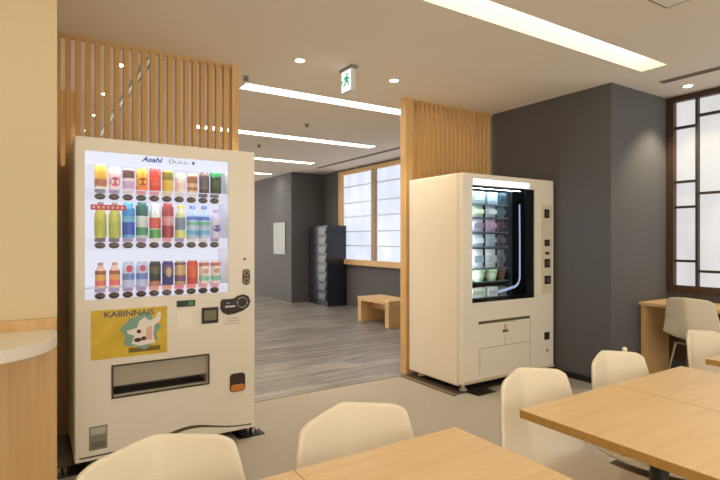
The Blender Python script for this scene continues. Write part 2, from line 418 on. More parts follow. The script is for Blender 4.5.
# lit display box: back, sides
LITE = principled('display_white', srgb(238, 238, 246), .5)
lit = bmn(); box(lit, WX0-.010, WX1+.010, FY+.225, FY+.235, WZ0-.010, WZ1+.010)
obj('back_light', lit, emit('display_glow', (.84, .86, 1.0), .80), vm)
ln = bmn()
box(ln, WX0-.011, WX0-.002, FY+.05, FY+.225, WZ0-.01, WZ1+.01); box(ln, WX1+.002, WX1+.011, FY+.05, FY+.225, WZ0-.01, WZ1+.01)
box(ln, WX0-.002, WX1+.002, FY+.05, FY+.225, WZ1+.002, WZ1+.011); box(ln, WX0-.002, WX1+.002, FY+.05, FY+.225, WZ0-.011, WZ0-.002)
obj('display_lining', ln, LITE, vm)
hd = obj('header_sign', bx(WX0+.004, WX1-.004, FY+.020, FY+.026, 1.683, WZ1), emit('header_glow', (.86, .88, 1.0), .88), vm)
text('logo', 'Asahi', .040, (.588, FY+.0185, 1.731), paint(76, 86, 196, .5), hd, shear=.25, width=1.22, bold=.0012)
sl = bmn()
for i, (w, h) in enumerate([(.004, .02), (.004, .014), (.010, .004), (.004, .017), (.004, .012), (.010, .004), (.004, .016), (.012, .004)]):
    box(sl, .708+i*.0115, .708+i*.0115+w, FY+.018, FY+.020, 1.722, 1.722+h)
prism(sl, [(.697+.013*math.cos(a), 1.731+.013*math.sin(a)) for a in [PI*.3+i*PI*1.4/10 for i in range(11)]] +
      [(.697+.009*math.cos(a), 1.731+.009*math.sin(a)) for a in [PI*1.7-i*PI*1.4/10 for i in range(11)]], FY+.018, FY+.020)
prism(sl, [(.815, 1.730), (.826, 1.742), (.837, 1.730), (.826, 1.718)], FY+.018, FY+.020)
obj('lettering', sl, paint(120, 126, 160, .5), hd)
lmp = bmn()
lathe(lmp, [(.008, WX0+.02), (.008, WX1-.02)], (0, FY+.050, 1.698), 10, 'X')
obj('lamp_tube', lmp, emit('tube_glow', (.88, .9, 1.0), 10), vm)
ROW = [(1.507, 1.553), (1.234, 1.275), (.953, .992)]     # button height, shelf top
BX = [.318 + (.957-.318)*i/9 for i in range(10)]
TAGS = [['g', 'v', 'w', 'p', 'p', 'y', 'w', 'w', 'd', 'd'], ['d', 'd', 'v', 'v', 'w', 'p', 'v', 'w', 'w', 'v'], ['v', 'v', 'v', 'v', 's', 's', 'h', 'h', 'p', 'p']]
TC = {'g': (150, 150, 176), 'v': (176, 160, 222), 'w': (236, 236, 246), 'p': (240, 170, 190), 'y': (236, 226, 190), 'd': (110, 106, 130), 's': (246, 170, 150), 'h': (250, 140, 160)}
btnM = principled('button_brown', srgb(62, 40, 28), .3)
for r, (bz, sz) in enumerate(ROW):
    sh = obj('shelf', bx(WX0-.002, WX1+.002, FY+.031, FY+.222, bz-.002, sz), LITE, vm)
    obj('button_strip', bx(WX0-.002, WX1+.002, FY+.028, FY+.031, bz-.024, sz), emit('strip_glow', (.86, .84, .98), .74), sh)  # strip given its own glow in place of lamp light falling on it
    if r: obj('lamp_tube', lathe(bmn(), [(.004, WX0+.02), (.004, WX1-.02)], (0, FY+.042, ROW[r-1][0]-.013), 10, 'X'), emit('tube_glow', (.88, .9, 1.0), 10), sh)  # hidden tube added to brighten the fronts of the drinks
    for i, x in enumerate(BX):
        obj('price_tag', bx(x-.027, x+.027, FY+.024, FY+.028, bz+.019, bz+.041), paint(*TC[TAGS[r][i]], .5), sh)
        b_ = bmn(); lathe(b_, [(.5, .030), (.5, .024), (.42, .018), (.2, .015)], (0, 0, 0), 18, 'Y', .056, .036)
        bmesh.ops.translate(b_, verts=b_.verts, vec=(x, FY, bz))
        bt = obj('button', b_, btnM, vm, True)
        g_ = bmn(); lathe(g_, [(.3, .0155), (.28, .0135)], (0, 0, 0), 12, 'Y', .045, .022); bmesh.ops.translate(g_, verts=g_.verts, vec=(x+.004, FY, bz+.001))
        obj('lens', g_, paint(70, 92, 40, .3) if (i*7+r) % 3 == 0 else paint(104, 60, 40, .3), bt)
obj('promotion_strip', bx(.272, .452, FY+.032, FY+.036, 1.432, 1.462, bev=.001), paint(206, 60, 60, .5), vm)
ps = bmn()
for i in range(7): box(ps, .282+i*.024, .294+i*.024, FY+.0305, FY+.032, 1.440, 1.454)
obj('promotion_print', ps, paint(240, 190, 190, .5), vm)
obj('window_glass', bx(WX0, WX1, FY+.006, FY+.010, WZ0, WZ1), glass('clear_glass'), vm)
# poster: yellow card with a teal splash and a pale shape
po = obj('poster', bx(.271, .669, FY-.004, FY, .605, .876), noisy('poster_yellow', srgb(214, 176, 40), srgb(232, 196, 60), (3, 3, 3), 4, rough=.45), vm)
obj('splash', prism(bmn(), [(.525+(.098+.014*math.sin(7*a))*math.cos(a), .742+(.098+.012*math.cos(5*a))*math.sin(a)) for a in [2*PI*i/48 for i in range(48)]], FY-.0050, FY-.004), paint(132, 170, 150, .5), po)
obj('pale_shape', prism(bmn(), [(.475, .675), (.49, .72), (.455, .735), (.45, .752), (.482, .757), (.505, .765), (.515, .80), (.545, .822), (.57, .80), (.60, .812), (.622, .848), (.636, .835), (.625, .79), (.598, .772), (.592, .72), (.602, .67), (.56, .664), (.52, .66)], FY-.0062, FY-.005), paint(246, 236, 226, .5), po)
obj('pink_shade', prism(bmn(), [(.548, .69), (.556, .76), (.585, .77), (.586, .69)], FY-.0070, FY-.0062), paint(236, 188, 176, .5), po)
dk = bmn(); prism(dk, ellipse(.514, .742, .012, .011), FY-.0070, FY-.0062); prism(dk, ellipse(.508, .694, .020, .012), FY-.0070, FY-.0062); prism(dk, ellipse(.54, .70, .014, .012), FY-.0070, FY-.0062)
obj('dark_spots', dk, paint(74, 40, 52, .5), po)
gm = bmn(); box(gm, .46, .63, FY-.0048, FY-.004, .625, .652)
obj('dark_ground', gm, paint(120, 104, 30, .5), po)
text('lettering', 'KABINNAIS', .044, (.465, FY-.0046, .848), paint(74, 88, 96, .5), po, width=1.18, bold=.0008)
# dispensing slot
tr = bmn(); box(tr, .372, .918, FY+.20, FY+.215, .372, .568); box(tr, .372, .918, FY+.05, FY+.2, .372, .384); box(tr, .372, .918, FY+.05, FY+.2, .560, .568)
obj('delivery_tray', tr, paint(92, 82, 72, .35), vm)
fl = bmn(); prism(fl, [(FY+.016, .553), (FY+.020, .553), (FY+.030, .44), (FY+.026, .44)], .384, .906, 'YZ')
obj('flap', fl, paint(182, 172, 156, .2), vm)
rim = bmn()
for q in ((.372, .918, .557, .566), (.372, .918, .378, .387), (.372, .382, .387, .557), (.908, .918, .387, .557)): box(rim, q[0], q[1], FY-.005, FY+.002, q[2], q[3])
obj('slot_rim', rim, paint(74, 64, 54, .35), vm)
# panel fittings
gs = obj('card_reader', bx(.723, .832, FY-.006, FY, .864, .902, bev=.003), paint(30, 44, 30, .3), vm)
obj('display', bx(.79, .822, FY-.0075, FY-.006, .872, .894), paint(70, 150, 80, .4), gs)
dp = obj('price_display', bx(.870, .972, FY-.010, FY, .752, .850, bev=.004), paint(38, 32, 22, .35), vm)
obj('screen', bx(.884, .958, FY-.0115, FY-.010, .772, .832), paint(124, 124, 88, .25), dp)
kid = [(.985, .875), (.995, .895), (1.03, .893), (1.07, .894), (1.10, .912), (1.135, .918), (1.165, .905), (1.178, .872), (1.165, .838), (1.13, .815), (1.08, .800), (1.03, .795), (.998, .812), (.985, .84)]
cp = obj('coin_panel', prism(bmn(), kid, FY-.014, FY), paint(42, 28, 20, .3), vm)
md = cp.modifiers.new('bv', 'BEVEL'); md.width = .004; md.segments = 2
rg = bmn(); pts = [(1.122+.032*math.cos(a), FY-.016, .868+.032*math.sin(a)) for a in [2*PI*i/20 for i in range(21)]]
tube(rg, pts, .004, 8); obj('return_lever', rg, STEEL, cp, True)
cs = bmn(); box(cs, 1.012, 1.075, FY-.017, FY-.014, .842, .854, bev=.001); box(cs, 1.02, 1.04, FY-.016, FY-.014, .868, .872)
obj('coin_slot', cs, STEEL, cp)
lk = obj('lock', prism(bmn(), rrect(1.128, 1.176, .978, 1.078, .022), FY-.008, FY), paint(84, 70, 54, .35), vm)
l2 = bmn()
for z in (1.052, 1.004):
    tube(l2, [(1.152+.015*math.cos(a), FY-.009, z+.015*math.sin(a)) for a in [2*PI*i/16 for i in range(17)]], .004, 8)
obj('key_ring', l2, paint(196, 180, 150, .3, .8), lk, True)
obj('indicator', lathe(bmn(), [(.008, -.004), (.008, 0)], (1.142, FY, 1.142), 14, 'Y'), paint(96, 74, 56, .4), vm)
rc = obj('change_cup', prism(bmn(), rrect(1.046, 1.144, .305, .420, .022), FY-.008, FY), paint(60, 42, 28, .35), vm)
obj('orange_lip', prism(bmn(), rrect(1.052, 1.138, .310, .352, .014), FY-.012, FY-.008), paint(214, 132, 48, .4), rc)
st = obj('rating_plate', bx(.262, .352, FY-.002, FY, .112, .242), paint(150, 144, 130, .4, .3), vm)
obj('plate_print', bx(.270, .344, FY-.003, FY-.002, .196, .234), paint(198, 190, 172, .5), st)
p2 = bmn(); box(p2, .270, .344, FY-.003, FY-.002, .120, .158); obj('plate_band', p2, paint(118, 112, 100, .4), st)
obj('notice_sticker', bx(.725, .815, FY-.001, FY, .735, .845), paint(250, 242, 224, .5), vm)
ns = bmn()
for i, z in enumerate((.735, .752, .768)): box(ns, 1.005+.012*i, 1.118-.01*i, FY-.001, FY, z, z+.006)
obj('notice_lines', ns, paint(206, 192, 170, .5), vm)
# kick groove rising in a shallow arch
def arch(x): return .083 + .060*math.exp(-((x-.80)/.20)**2) * (1 if x < .8 else 1) + (.008 if x < .5 else 0)*0
xs = [.215 + (1.19-.215)*i/40 for i in range(41)]
obj('kick_groove', prism(bmn(), [(x, arch(x)) for x in xs] + [(x, arch(x)-.008-.012*math.exp(-((x-.72)/.2)**2)) for x in reversed(xs)], FY-.0015, FY+.001), paint(92, 78, 60, .5), vm)
for x in (.26, 1.15):
    obj('foot', lathe(bmn(), [(.03, .006), (.03, .02), (.018, .024), (.018, .052)], (x, FY+.06, 0), 16), DARK, vm, True)
for x in (.26, 1.15):
    obj('foot', lathe(bmn(), [(.03, .006), (.03, .02), (.018, .024), (.018, .052)], (x, FB-.06, 0), 16), DARK, vm, True)
for x0, x1 in ((.10, .30), (1.10, 1.275)):
    pl = obj('stabiliser_plate', bx(x0, x1, FY-.01, FY+.12, 0, .006), BLACK, vm)
    bk = bmn(); box(bk, (x1-.075 if x0 > .5 else x0+.01), (x1-.055 if x0 > .5 else x0+.03), FY+.02, FY+.07, .006, .05)
    tube(bk, [((x1-.04 if x0 > .5 else x0+.05), FY+.03, .006), ((x1-.04 if x0 > .5 else x0+.05), FY+.03, .035)], .010, 10)
    obj('bracket', bk, STEEL, pl)
obj('under_skirt', bx(FX0+.02, FX1-.02, FY+.10, FB-.02, .006, .05), BLACK, vm)

# drinks: body, label bands, cap
DY = FY + .092
def drink(kind, x, z, h, rad, base, bands, capc, label, group, patch=None):
    y = DY; h *= 1.07; rad *= 1.06
    b = bmn()
    if kind == 'can':
        lathe(b, [(rad*.86, 0), (rad, h*.06), (rad, h*.90), (rad*.84, h*.97), (rad*.84, h)], (0, 0, 0), 20)
        nm = 'drink_can'
    elif kind == 'bottle':
        lathe(b, [(rad*.9, 0), (rad, h*.04), (rad, h*.28), (rad*.94, h*.32), (rad, h*.36), (rad, h*.62), (rad*.86, h*.72), (rad*.45, h*.86), (rad*.42, h*.90)], (0, 0, 0), 20)
        nm = 'drink_bottle'
    else:
        lathe(b, [(rad*.9, 0), (rad, h*.03), (rad, h*.78), (rad*.7, h*.86), (rad*.7, h*.9)], (0, 0, 0), 20)
        nm = 'drink_bottle'
    o = obj(nm, b, paint(*base, .3), None, True)
    o.location = (x, y, z); ORG[o.name] = Vector((x, y, z))
    tag(o, label, 'drink', group)
    for z0, z1, c in bands:
        q = bmn(); lathe(q, [(rad*1.012, h*z0), (rad*1.012, h*z1)], (0, 0, 0), 20)
        obj('label', q, paint(*c, .35), o, True, local=True)
    if patch:
        z0, z1, c, hw = patch
        q = bmn(); zc, hz = (z0+z1)/2*h, (z1-z0)/2*h; N = 18
        vs = []
        cen = q.verts.new((0, -rad*1.05, zc))
        for i in range(N):
            a = 2*PI*i/N; th = -PI/2 + hw*math.cos(a)
            vs.append(q.verts.new((rad*1.03*math.cos(th), rad*1.03*math.sin(th), zc + hz*math.sin(a))))
        for i in range(N): q.faces.new((cen, vs[i], vs[(i+1) % N]))
        obj('print', q, paint(*c, .4), o, True, local=True)
    if kind == 'can':
        q = bmn(); lathe(q, [(rad*.86, h), (rad*.86, h*1.012), (rad*.76, h*1.012), (rad*.76, h*1.004)], (0, 0, 0), 20)
        obj('lid', q, STEEL, o, True, local=True)
    else:
        cr = rad*.50 if kind == 'bottle' else rad*.74
        q = bmn(); lathe(q, [(cr, h*.895), (cr, h*.985), (cr*.9, h)], (0, 0, 0), 16)
        obj('cap', q, paint(*capc, .4), o, True, local=True)
    return o
W_, CREAMC = (244, 240, 240), (240, 224, 196)
ORD = ['first', 'second', 'third', 'fourth', 'fifth', 'sixth', 'seventh', 'eighth', 'ninth', 'tenth']
R1 = [('can', .125, .030, (238, 190, 60), [(.10, .42, (190, 120, 84)), (.0, .10, (240, 226, 200))], None, 'yellow can with a brown band'),
      ('can', .120, .030, (244, 226, 214), [(.0, .12, (240, 210, 222))], (.14, .55, (208, 76, 140), .9), 'cream can with a pink oval'),
      ('can', .118, .030, (236, 220, 230), [(.55, .92, (112, 72, 70)), (.05, .4, (206, 176, 214))], None, 'brown and lilac can'),
      ('can', .122, .031, (246, 190, 60), [(.0, .22, (240, 140, 70))], (.22, .58, (196, 60, 34), .95), 'orange-yellow can with a red oval'),
      ('can', .128, .031, (226, 66, 50), [(.25, .6, (238, 96, 70))], None, 'bright red can'),
      ('can', .122, .030, (226, 190, 66), [(.55, .92, (138, 128, 34))], None, 'olive-topped yellow can'),
      ('can', .112, .029, (246, 226, 214), [(.2, .5, (242, 206, 196))], None, 'plain pale cream can'),
      ('can', .114, .029, (226, 190, 150), [(.5, .85, (158, 100, 62)), (.15, .3, (170, 110, 70))], None, 'tan can with brown bands'),
      ('cap', .142, .029, (126, 100, 88), [(.3, .74, (96, 84, 86)), (.0, .18, (70, 56, 70))], None, 'grey-brown screw-top bottle'),
      ('cap', .160, .032, (44, 66, 40), [(.62, .86, (50, 150, 80)), (.2, .5, (66, 88, 44))], None, 'tall dark green screw-top bottle')]
gcap = [(230, 230, 235)]*10; capr1 = [None]*8 + [(230, 226, 236), (40, 160, 90)]
R2 = [('bottle', .190, .030, (214, 208, 90), [(.06, .5, (196, 200, 76))], (120, 96, 76), 'first of two lime-yellow bottles under the red strip'),
      ('bottle', .190, .030, (206, 210, 100), [(.06, .46, (186, 200, 90))], (140, 100, 84), 'second of two lime-yellow bottles under the red strip'),
      ('cap', .192, .032, (110, 190, 236), [(.10, .45, (40, 84, 206)), (.62, .84, (58, 150, 226))], (70, 170, 230), 'royal blue bottle'),
      ('cap', .198, .032, (214, 224, 226), [(.08, .3, (70, 156, 116)), (.62, .9, (34, 104, 96))], (40, 110, 84), 'green and white bottle with a teal shoulder'),
      ('cap', .190, .031, (226, 240, 240), [(.28, .6, (224, 90, 74)), (.0, .25, (86, 170, 84))], (240, 246, 246), 'white bottle with red and green bands'),
      ('cap', .198, .032, (226, 160, 170), [(.02, .36, (170, 44, 66)), (.62, .9, (176, 60, 72))], (170, 50, 60), 'dark red bottle'),
      ('bottle', .190, .029, (216, 226, 170), [(.25, .62, (128, 150, 176)), (.0, .2, (220, 226, 120))], (196, 206, 50), 'yellow-capped bottle with a grey-blue label'),
      ('bottle', .190, .033, (190, 216, 246), [(.1, .24, (110, 190, 226)), (.4, .5, (120, 206, 170)), (.55, .66, (84, 130, 226))], (110, 140, 190), 'first of two pale blue water bottles'),
      ('bottle', .190, .033, (190, 216, 246), [(.1, .24, (110, 190, 226)), (.4, .5, (120, 206, 170)), (.55, .66, (84, 130, 226))], (100, 130, 190), 'second of two pale blue water bottles'),
      ('bottle', .170, .030, (226, 220, 246), [], (190, 170, 220), 'lilac-white bottle with a purple ring mark')]
R3 = [('bottle', .135, .027, (240, 206, 190), [(.3, .5, (232, 180, 70)), (.1, .3, (232, 110, 96)), (.52, .68, (150, 84, 46))], (196, 140, 110), 'first small orange and brown bottle'),
      ('bottle', .135, .027, (242, 206, 190), [(.3, .5, (240, 170, 90)), (.1, .3, (238, 120, 110)), (.52, .68, (168, 100, 60))], (200, 150, 120), 'second small orange and brown bottle'),
      ('can', .132, .031, (206, 220, 250), [(.3, .55, (110, 150, 220))], (.6, .9, (206, 66, 96), .5), 'first light blue can with a red mark'),
      ('can', .132, .031, (206, 216, 250), [(.3, .55, (110, 140, 216))], (.62, .9, (200, 80, 110), .5), 'second light blue can with a red mark'),
      ('can', .134, .031, (40, 36, 32), [(.5, .8, (92, 90, 44)), (.0, .2, (190, 120, 90))], None, 'black and olive can'),
      ('can', .134, .031, (54, 50, 140), [(.5, .85, (110, 84, 130))], (.35, .75, (206, 176, 120), .5), 'navy can with a gold mark'),
      ('can', .132, .031, (206, 170, 110), [(.15, .4, (120, 62, 110)), (.85, .95, (110, 70, 90))], None, 'tan and purple can'),
      ('can', .134, .031, (214, 70, 44), [(.3, .8, (226, 104, 40))], None, 'orange-red can'),
      ('can', .130, .030, (246, 232, 222), [(.78, .94, (206, 120, 120)), (.12, .34, (140, 206, 176))], (.45, .68, (206, 170, 140), .6), 'first white can with a green band'),
      ('can', .130, .030, (246, 232, 222), [(.78, .94, (200, 116, 120)), (.12, .34, (140, 206, 180))], (.45, .68, (200, 160, 136), .6), 'second white can with a green band')]
k_ = DY/FY
rown = ['top', 'middle', 'bottom']
for r, R in enumerate((R1, R2, R3)):
    for i, d in enumerate(R):
        kind, h, rad, base, bands, ex_, desc = d
        patch = ex_ if (ex_ and len(ex_) == 4) else None
        capc = ex_ if (ex_ and len(ex_) == 3) else (capr1[i] or (230, 230, 230))
        if r == 1 and i == 9: patch = (.22, .46, (110, 84, 190), .8)
        if 'of two' in desc or desc.startswith(('first', 'second')): lb = desc + ' on the %s row' % rown[r]
        else: lb = '%s, %s from left on the %s row' % (desc, ORD[i], rown[r])
        drink(kind, BX[i]*k_, ROW[r][1], h, rad, base, bands, capc, lb, 'drinks on the %s row of the drinks machine' % rown[r], patch)

# ------------------------------------------------------------------ snack machine
SX0, SX1, SY, SB = 2.96, 4.13, 3.05, 3.755
sm = thing('snack_vending_machine', 'tall cream snack vending machine with a dark glass front by the grey wall', 'vending machine', ((SX0+SX1)/2, 3.4, 0))
c2 = obj('cabinet', bx(SX0, SX1, SY+.06, SB, .05, 1.817, bev=.008), BODY, sm)
GX0, GX1, GZ0, GZ1 = 3.068, 3.862, .736, 1.718
cut(c2, [shift(bx(GX0-.02, GX1+.02, SY, SY+.50, GZ0-.02, 1.79), sm)])
d2 = obj('door', bx(SX0, SX1, SY, SY+.055, .075, 1.817, bev=.01), BODY, sm)
cut(d2, [shift(bx(GX0, GX1, SY-.1, SY+.1, GZ0, GZ1), sm), shift(bx(3.077, 3.785, SY-.1, SY+.1, 1.724, 1.774), sm)])
obj('header_light', bx(3.078, 3.784, SY+.008, SY+.04, 1.725, 1.773), emit('snack_header', (.93, .95, 1.0), 1.7), sm)
INK = paint(16, 22, 30, .35)
li = bmn()
box(li, GX0-.018, GX1+.018, SY+.485, SY+.495, GZ0-.018, 1.78); box(li, GX0-.018, GX0-.008, SY+.062, SY+.485, GZ0-.018, 1.78)
box(li, GX1+.008, GX1+.018, SY+.062, SY+.485, GZ0-.018, 1.78); box(li, GX0-.008, GX1+.008, SY+.062, SY+.485, GZ0-.018, GZ0-.008); box(li, GX0-.008, GX1+.008, SY+.062, SY+.485, 1.77, 1.78)
obj('inner_lining', li, INK, sm)
bord = bmn()
for q in ((GX0, GX0+.014, GZ0, GZ1), (GX1-.11, GX1, GZ0, GZ1), (GX0+.014, GX1-.11, GZ0, GZ0+.035), (GX0+.014, GX1-.11, GZ1-.02, GZ1)):
    box(bord, q[0], q[1], SY+.014, SY+.022, q[2], q[3])
obj('glass_border', bord, paint(14, 15, 18, .2), sm)
obj('window_glass', bx(GX0, GX1, SY+.006, SY+.010, GZ0, GZ1), glass('tinted_glass', (.92, .97, 1.0)), sm)
tb_ = bmn(); lathe(tb_, [(.008, GX0+.03), (.008, GX1-.14)], (0, SY+.05, GZ1-.010), 10, 'X')
obj('lamp_tube', tb_, emit('snack_tube', (.85, .93, 1.0), 38), sm)
tb_ = bmn(); lathe(tb_, [(.006, GZ0+.06), (.006, GZ1-.08)], (GX0+.004, SY+.040, 0), 10)
obj('side_tube', tb_, emit('snack_tube', (.85, .93, 1.0), 38), sm)
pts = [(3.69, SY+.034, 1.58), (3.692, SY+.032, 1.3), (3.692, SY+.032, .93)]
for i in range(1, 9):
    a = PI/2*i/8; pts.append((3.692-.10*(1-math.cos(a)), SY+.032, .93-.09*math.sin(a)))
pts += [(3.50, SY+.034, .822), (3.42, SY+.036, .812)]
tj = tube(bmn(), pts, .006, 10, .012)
obj('edge_glint', tj, emit('edge_glint_glow', srgb(200, 212, 240), .66), sm, True)  # glow put in for the reflection along the inner glass edge
obj('inner_post', bx(3.60, 3.625, SY+.06, SY+.45, GZ0, GZ1), paint(28, 34, 42, .4), sm)
# shelves and goods
SHY0, SHY1 = SY+.08, SY+.40
shelves = [.765, .905, 1.018, 1.205, 1.335, 1.460, 1.575]
hts = [.085, .100, .165, .110, .110, .102, .105]
for z in shelves: obj('shelf', bx(GX0-.006, 3.60, SHY0, SHY1, z-.012, z), paint(96, 110, 122, .35), sm)
def snack(kind, x, z, w, h, c, c2_, label, group, lid=None):
    y = SHY0+.036
    b = bmn()
    if kind == 'pouch':
        n = 8
        front, back = [], []
        for j in range(n+1):
            v = j/n; t_ = .028*math.sin(PI*min(max(v, .02), .98))**.6
            wv = w/2*(1 - .05*math.sin(PI*v))
            front.append([b.verts.new((-wv + 2*wv*i/6, -t_*math.sin(PI*(i+.001)/6.002)**.5, h*v)) for i in range(7)])
            back.append([b.verts.new((-wv + 2*wv*i/6, t_*math.sin(PI*(i+.001)/6.002)**.5+.001, h*v)) for i in range(7)])
        for G, fl_ in ((front, 0), (back, 1)):
            for j in range(n):
                for i in range(6): b.faces.new((G[j][i], G[j][i+1], G[j+1][i+1], G[j+1][i]))
        bmesh.ops.remove_doubles(b, verts=b.verts, dist=.0015); bmesh.ops.recalc_face_normals(b, faces=b.faces)
        nm = 'snack_packet'
    elif kind == 'cup':
        lathe(b, [(w*.34, 0), (w*.46, h*.8), (w*.5, h*.82), (w*.5, h*.9), (w*.44, h)], (0, 0, 0), 20); nm = 'food_cup'
    else:
        box(b, -w/2, w/2, -.03, .03, 0, h, bev=.004); nm = 'snack_box'
    o = obj(nm, b, paint(*c, .4), None, kind != 'box'); o.location = (x, y, z); ORG[o.name] = Vector((x, y, z)); tag(o, label, 'snack', group)
    q = bmn()
    if kind == 'cup': lathe(q, [(w*.40, h*.25), (w*.452, h*.70)], (0, 0, 0), 20)
    else: box(q, -w*.36, w*.36, -.0325, -.029, h*.28, h*.66)
    obj('label', q, paint(*c2_, .4), o, False, local=True)
    return o
CX = [3.235, 3.405, 3.535]
sr = ['lowest', 'second lowest', 'third lowest', 'middle', 'third highest', 'second highest', 'top']
kinds = ['box', 'cup', 'pouch', 'pouch', 'pouch', 'pouch', 'box']
GC = [[((226, 230, 224), (190, 200, 170), 'white'), ((236, 236, 232), (206, 206, 196), 'off-white'), ((120, 122, 118), (90, 92, 90), 'grey')],
      [((176, 206, 160), (214, 226, 206), 'pale green'), ((188, 220, 176), (226, 236, 216), 'light green'), ((96, 86, 70), (130, 90, 60), 'brown')],
      [((236, 240, 246), (150, 166, 176), 'white'), ((228, 230, 236), (190, 196, 206), 'silver white'), ((130, 124, 130), (100, 96, 104), 'grey')],
      [((190, 204, 216), (226, 232, 240), 'pale grey-blue'), ((196, 206, 220), (160, 172, 190), 'silver-grey'), ((90, 84, 92), (120, 96, 100), 'dark grey')],
      [((206, 206, 220), (150, 130, 150), 'lavender grey'), ((214, 180, 206), (190, 150, 186), 'pink'), ((104, 74, 88), (84, 66, 80), 'plum')],
      [((196, 210, 190), (226, 232, 200), 'greenish white'), ((196, 206, 214), (222, 226, 230), 'silver'), ((110, 132, 140), (84, 110, 116), 'teal grey')],
      [((150, 170, 176), (190, 206, 210), 'grey-blue'), ((160, 180, 188), (196, 210, 216), 'light grey-blue'), ((66, 90, 100), (50, 70, 84), 'dark teal')]]
KN = {'box': 'box', 'cup': 'cup', 'pouch': 'packet'}
PO = ['at the left of', 'in the centre of', 'at the right of']
for r in range(7):
    for i in range(3):
        c, c2_, nm = GC[r][i]
        kd = kinds[r]
        lb = '%s %s %s the %s shelf in the snack machine' % (nm, KN[kd], PO[i], sr[r])
        snack(kd, CX[i], shelves[r], [.160, .128, .092][i] * (1.0 if kd != 'cup' else .98), hts[r], c, c2_, lb, 'goods on the snack machine shelves')
# lower door and fittings
obj('delivery_slot', bx(3.14, 3.785, SY-.004, SY+.002, .555, .578), paint(96, 86, 66, .4), sm)
gp = bmn()
for q in ((3.145, 3.79, .345, .350), (3.145, 3.149, .135, .345), (3.79, 3.794, .12, .555), (3.46, 3.464, .35, .44), (3.44, 3.60, .545, .549)): box(gp, q[0], q[1], SY-.0012, SY+.001, q[2], q[3])
obj('panel_groove', gp, paint(176, 158, 128, .5), sm)
hn = obj('door_latch', bx(3.43, 3.495, SY-.012, SY, .462, .484, bev=.004), paint(104, 88, 70, .35), sm)
obj('latch_post', bx(3.455, 3.47, SY-.010, SY, .484, .53), paint(190, 172, 140, .4), hn)
obj('lower_flap', bx(3.16, 3.78, SY-.006, SY+.002, .145, .338, bev=.003), BODY, sm)
obj('bumper', bx(2.975, 4.115, SY-.018, SY, .075, .098, bev=.006), paint(214, 198, 168, .4), sm)
cpn = obj('control_panel', bx(3.945, 4.10, SY-.006, SY, .765, 1.59, bev=.003), paint(226, 214, 190, .4), sm)
for z0, z1, x0, x1, c in ((1.465, 1.545, 3.985, 4.05, (24, 22, 20)), (1.205, 1.265, 3.985, 4.055, (40, 34, 28)), (1.125, 1.15, 3.995, 4.05, (36, 30, 26)),
                    (1.005, 1.085, 3.985, 4.06, (32, 28, 24)), (.852, .93, 3.985, 4.07, (28, 24, 22))):
    k = obj('control_key', bx(x0, x1, SY-.014, SY-.006, z0, z1, bev=.003), paint(*c, .3), cpn)
    if z1-z0 > .05: obj('key_face', bx(x0+.02, x1-.02, SY-.0155, SY-.014, z0+.02, z1-.02), paint(96, 88, 74, .35), k)
obj('change_cup', bx(3.99, 4.06, SY-.008, SY, .335, .405, bev=.006), paint(44, 34, 26, .4), sm)
obj('key_lock', lathe(bmn(), [(.014, -.006), (.014, 0)], (4.03, SY, .235), 14, 'Y'), paint(170, 156, 130, .4, .5), sm, True)
for x in (3.03, 4.06):
    for y in (SY+.07, SB-.09):
        ft = bmn(); lathe(ft, [(.032, .008), (.032, .022), (.016, .028), (.016, .052)], (x, y, 0), 16)
        obj('foot', ft, paint(226, 220, 206, .3, .3), sm, True)
obj('base_plate', bx(2.90, 4.12, SY+.02, 3.765, 0, .008), paint(60, 50, 42, .6), sm)
obj('plate_rail', bx(2.862, 2.90, SY+.0, 3.765, 0, .010), paint(120, 104, 84, .5), sm)
obj('under_skirt', bx(3.05, 4.10, SY+.12, SB-.04, .008, .05), BLACK, sm)
obj('stabiliser_plate', bx(3.03, 3.24, SY-.10, SY+.018, 0, .006), BLACK, sm)

# ------------------------------------------------------------------ passage furniture
LKX0, LKX1, LKY0, LKY1, LKZ = 4.64, 5.07, 8.37, 9.12, 1.525
lo = thing('locker', 'black locker cabinet of small doors by the far window', 'locker', ((LKX0+LKX1)/2, (LKY0+LKY1)/2, 0))
BLK = principled('locker_black', srgb(46, 47, 54), .2, .2)
obj('carcass', bx(LKX0+.022, LKX1, LKY0, LKY1, 0, LKZ, bev=.004), BLK, lo)
for c_, (a, b) in enumerate(((LKY0+.01, LKY0+.372), (LKY0+.378, LKY1-.01))):
    for r in range(8):
        z0 = .10 + r*.176
        dd = obj('door', bx(LKX0, LKX0+.022, a, b, z0, z0+.168, bev=.002), BLK, lo)
        if c_ == 0: obj('door_reflection', bx(LKX0-.002, LKX0, a+.04, b-.06, z0+.03, z0+.14), paint(96, 106, 120, .25), dd)  # pale panel paints the window's reflection on the glossy doors
        hb = bmn(); box(hb, LKX0-.012, LKX0, a+.03, a+.05, z0+.03, z0+.09, bev=.002); obj('handle', hb, paint(70, 68, 70, .3, .6), dd)
obj('plinth', bx(LKX0+.03, LKX1-.01, LKY0+.01, LKY1-.01, 0, .09), BLACK, lo) if False else None
nb = thing('notice_board', 'pale grey board on the dark wall at the far end', 'notice board', (4.33, 9.85, .96))
obj('board', bx(4.335, 4.35, 9.56, 10.15, .96, 1.605), paint(150, 152, 152, .4), nb)
nf = bmn()
for q in ((9.55, 9.56, .95, 1.615), (10.15, 10.16, .95, 1.615), (9.56, 10.15, .95, .96), (9.56, 10.15, 1.605, 1.615)): box(nf, 4.332, 4.35, *q)
obj('frame', nf, paint(120, 120, 120, .4), nb)
be = thing('bench', 'pale wood bench with slab ends under the far window', 'bench', (4.47, 6.28, 0))
obj('seat', bx(4.25, 4.70, 5.86, 6.68, .325, .385, bev=.004), WOOD_BENCH, be)
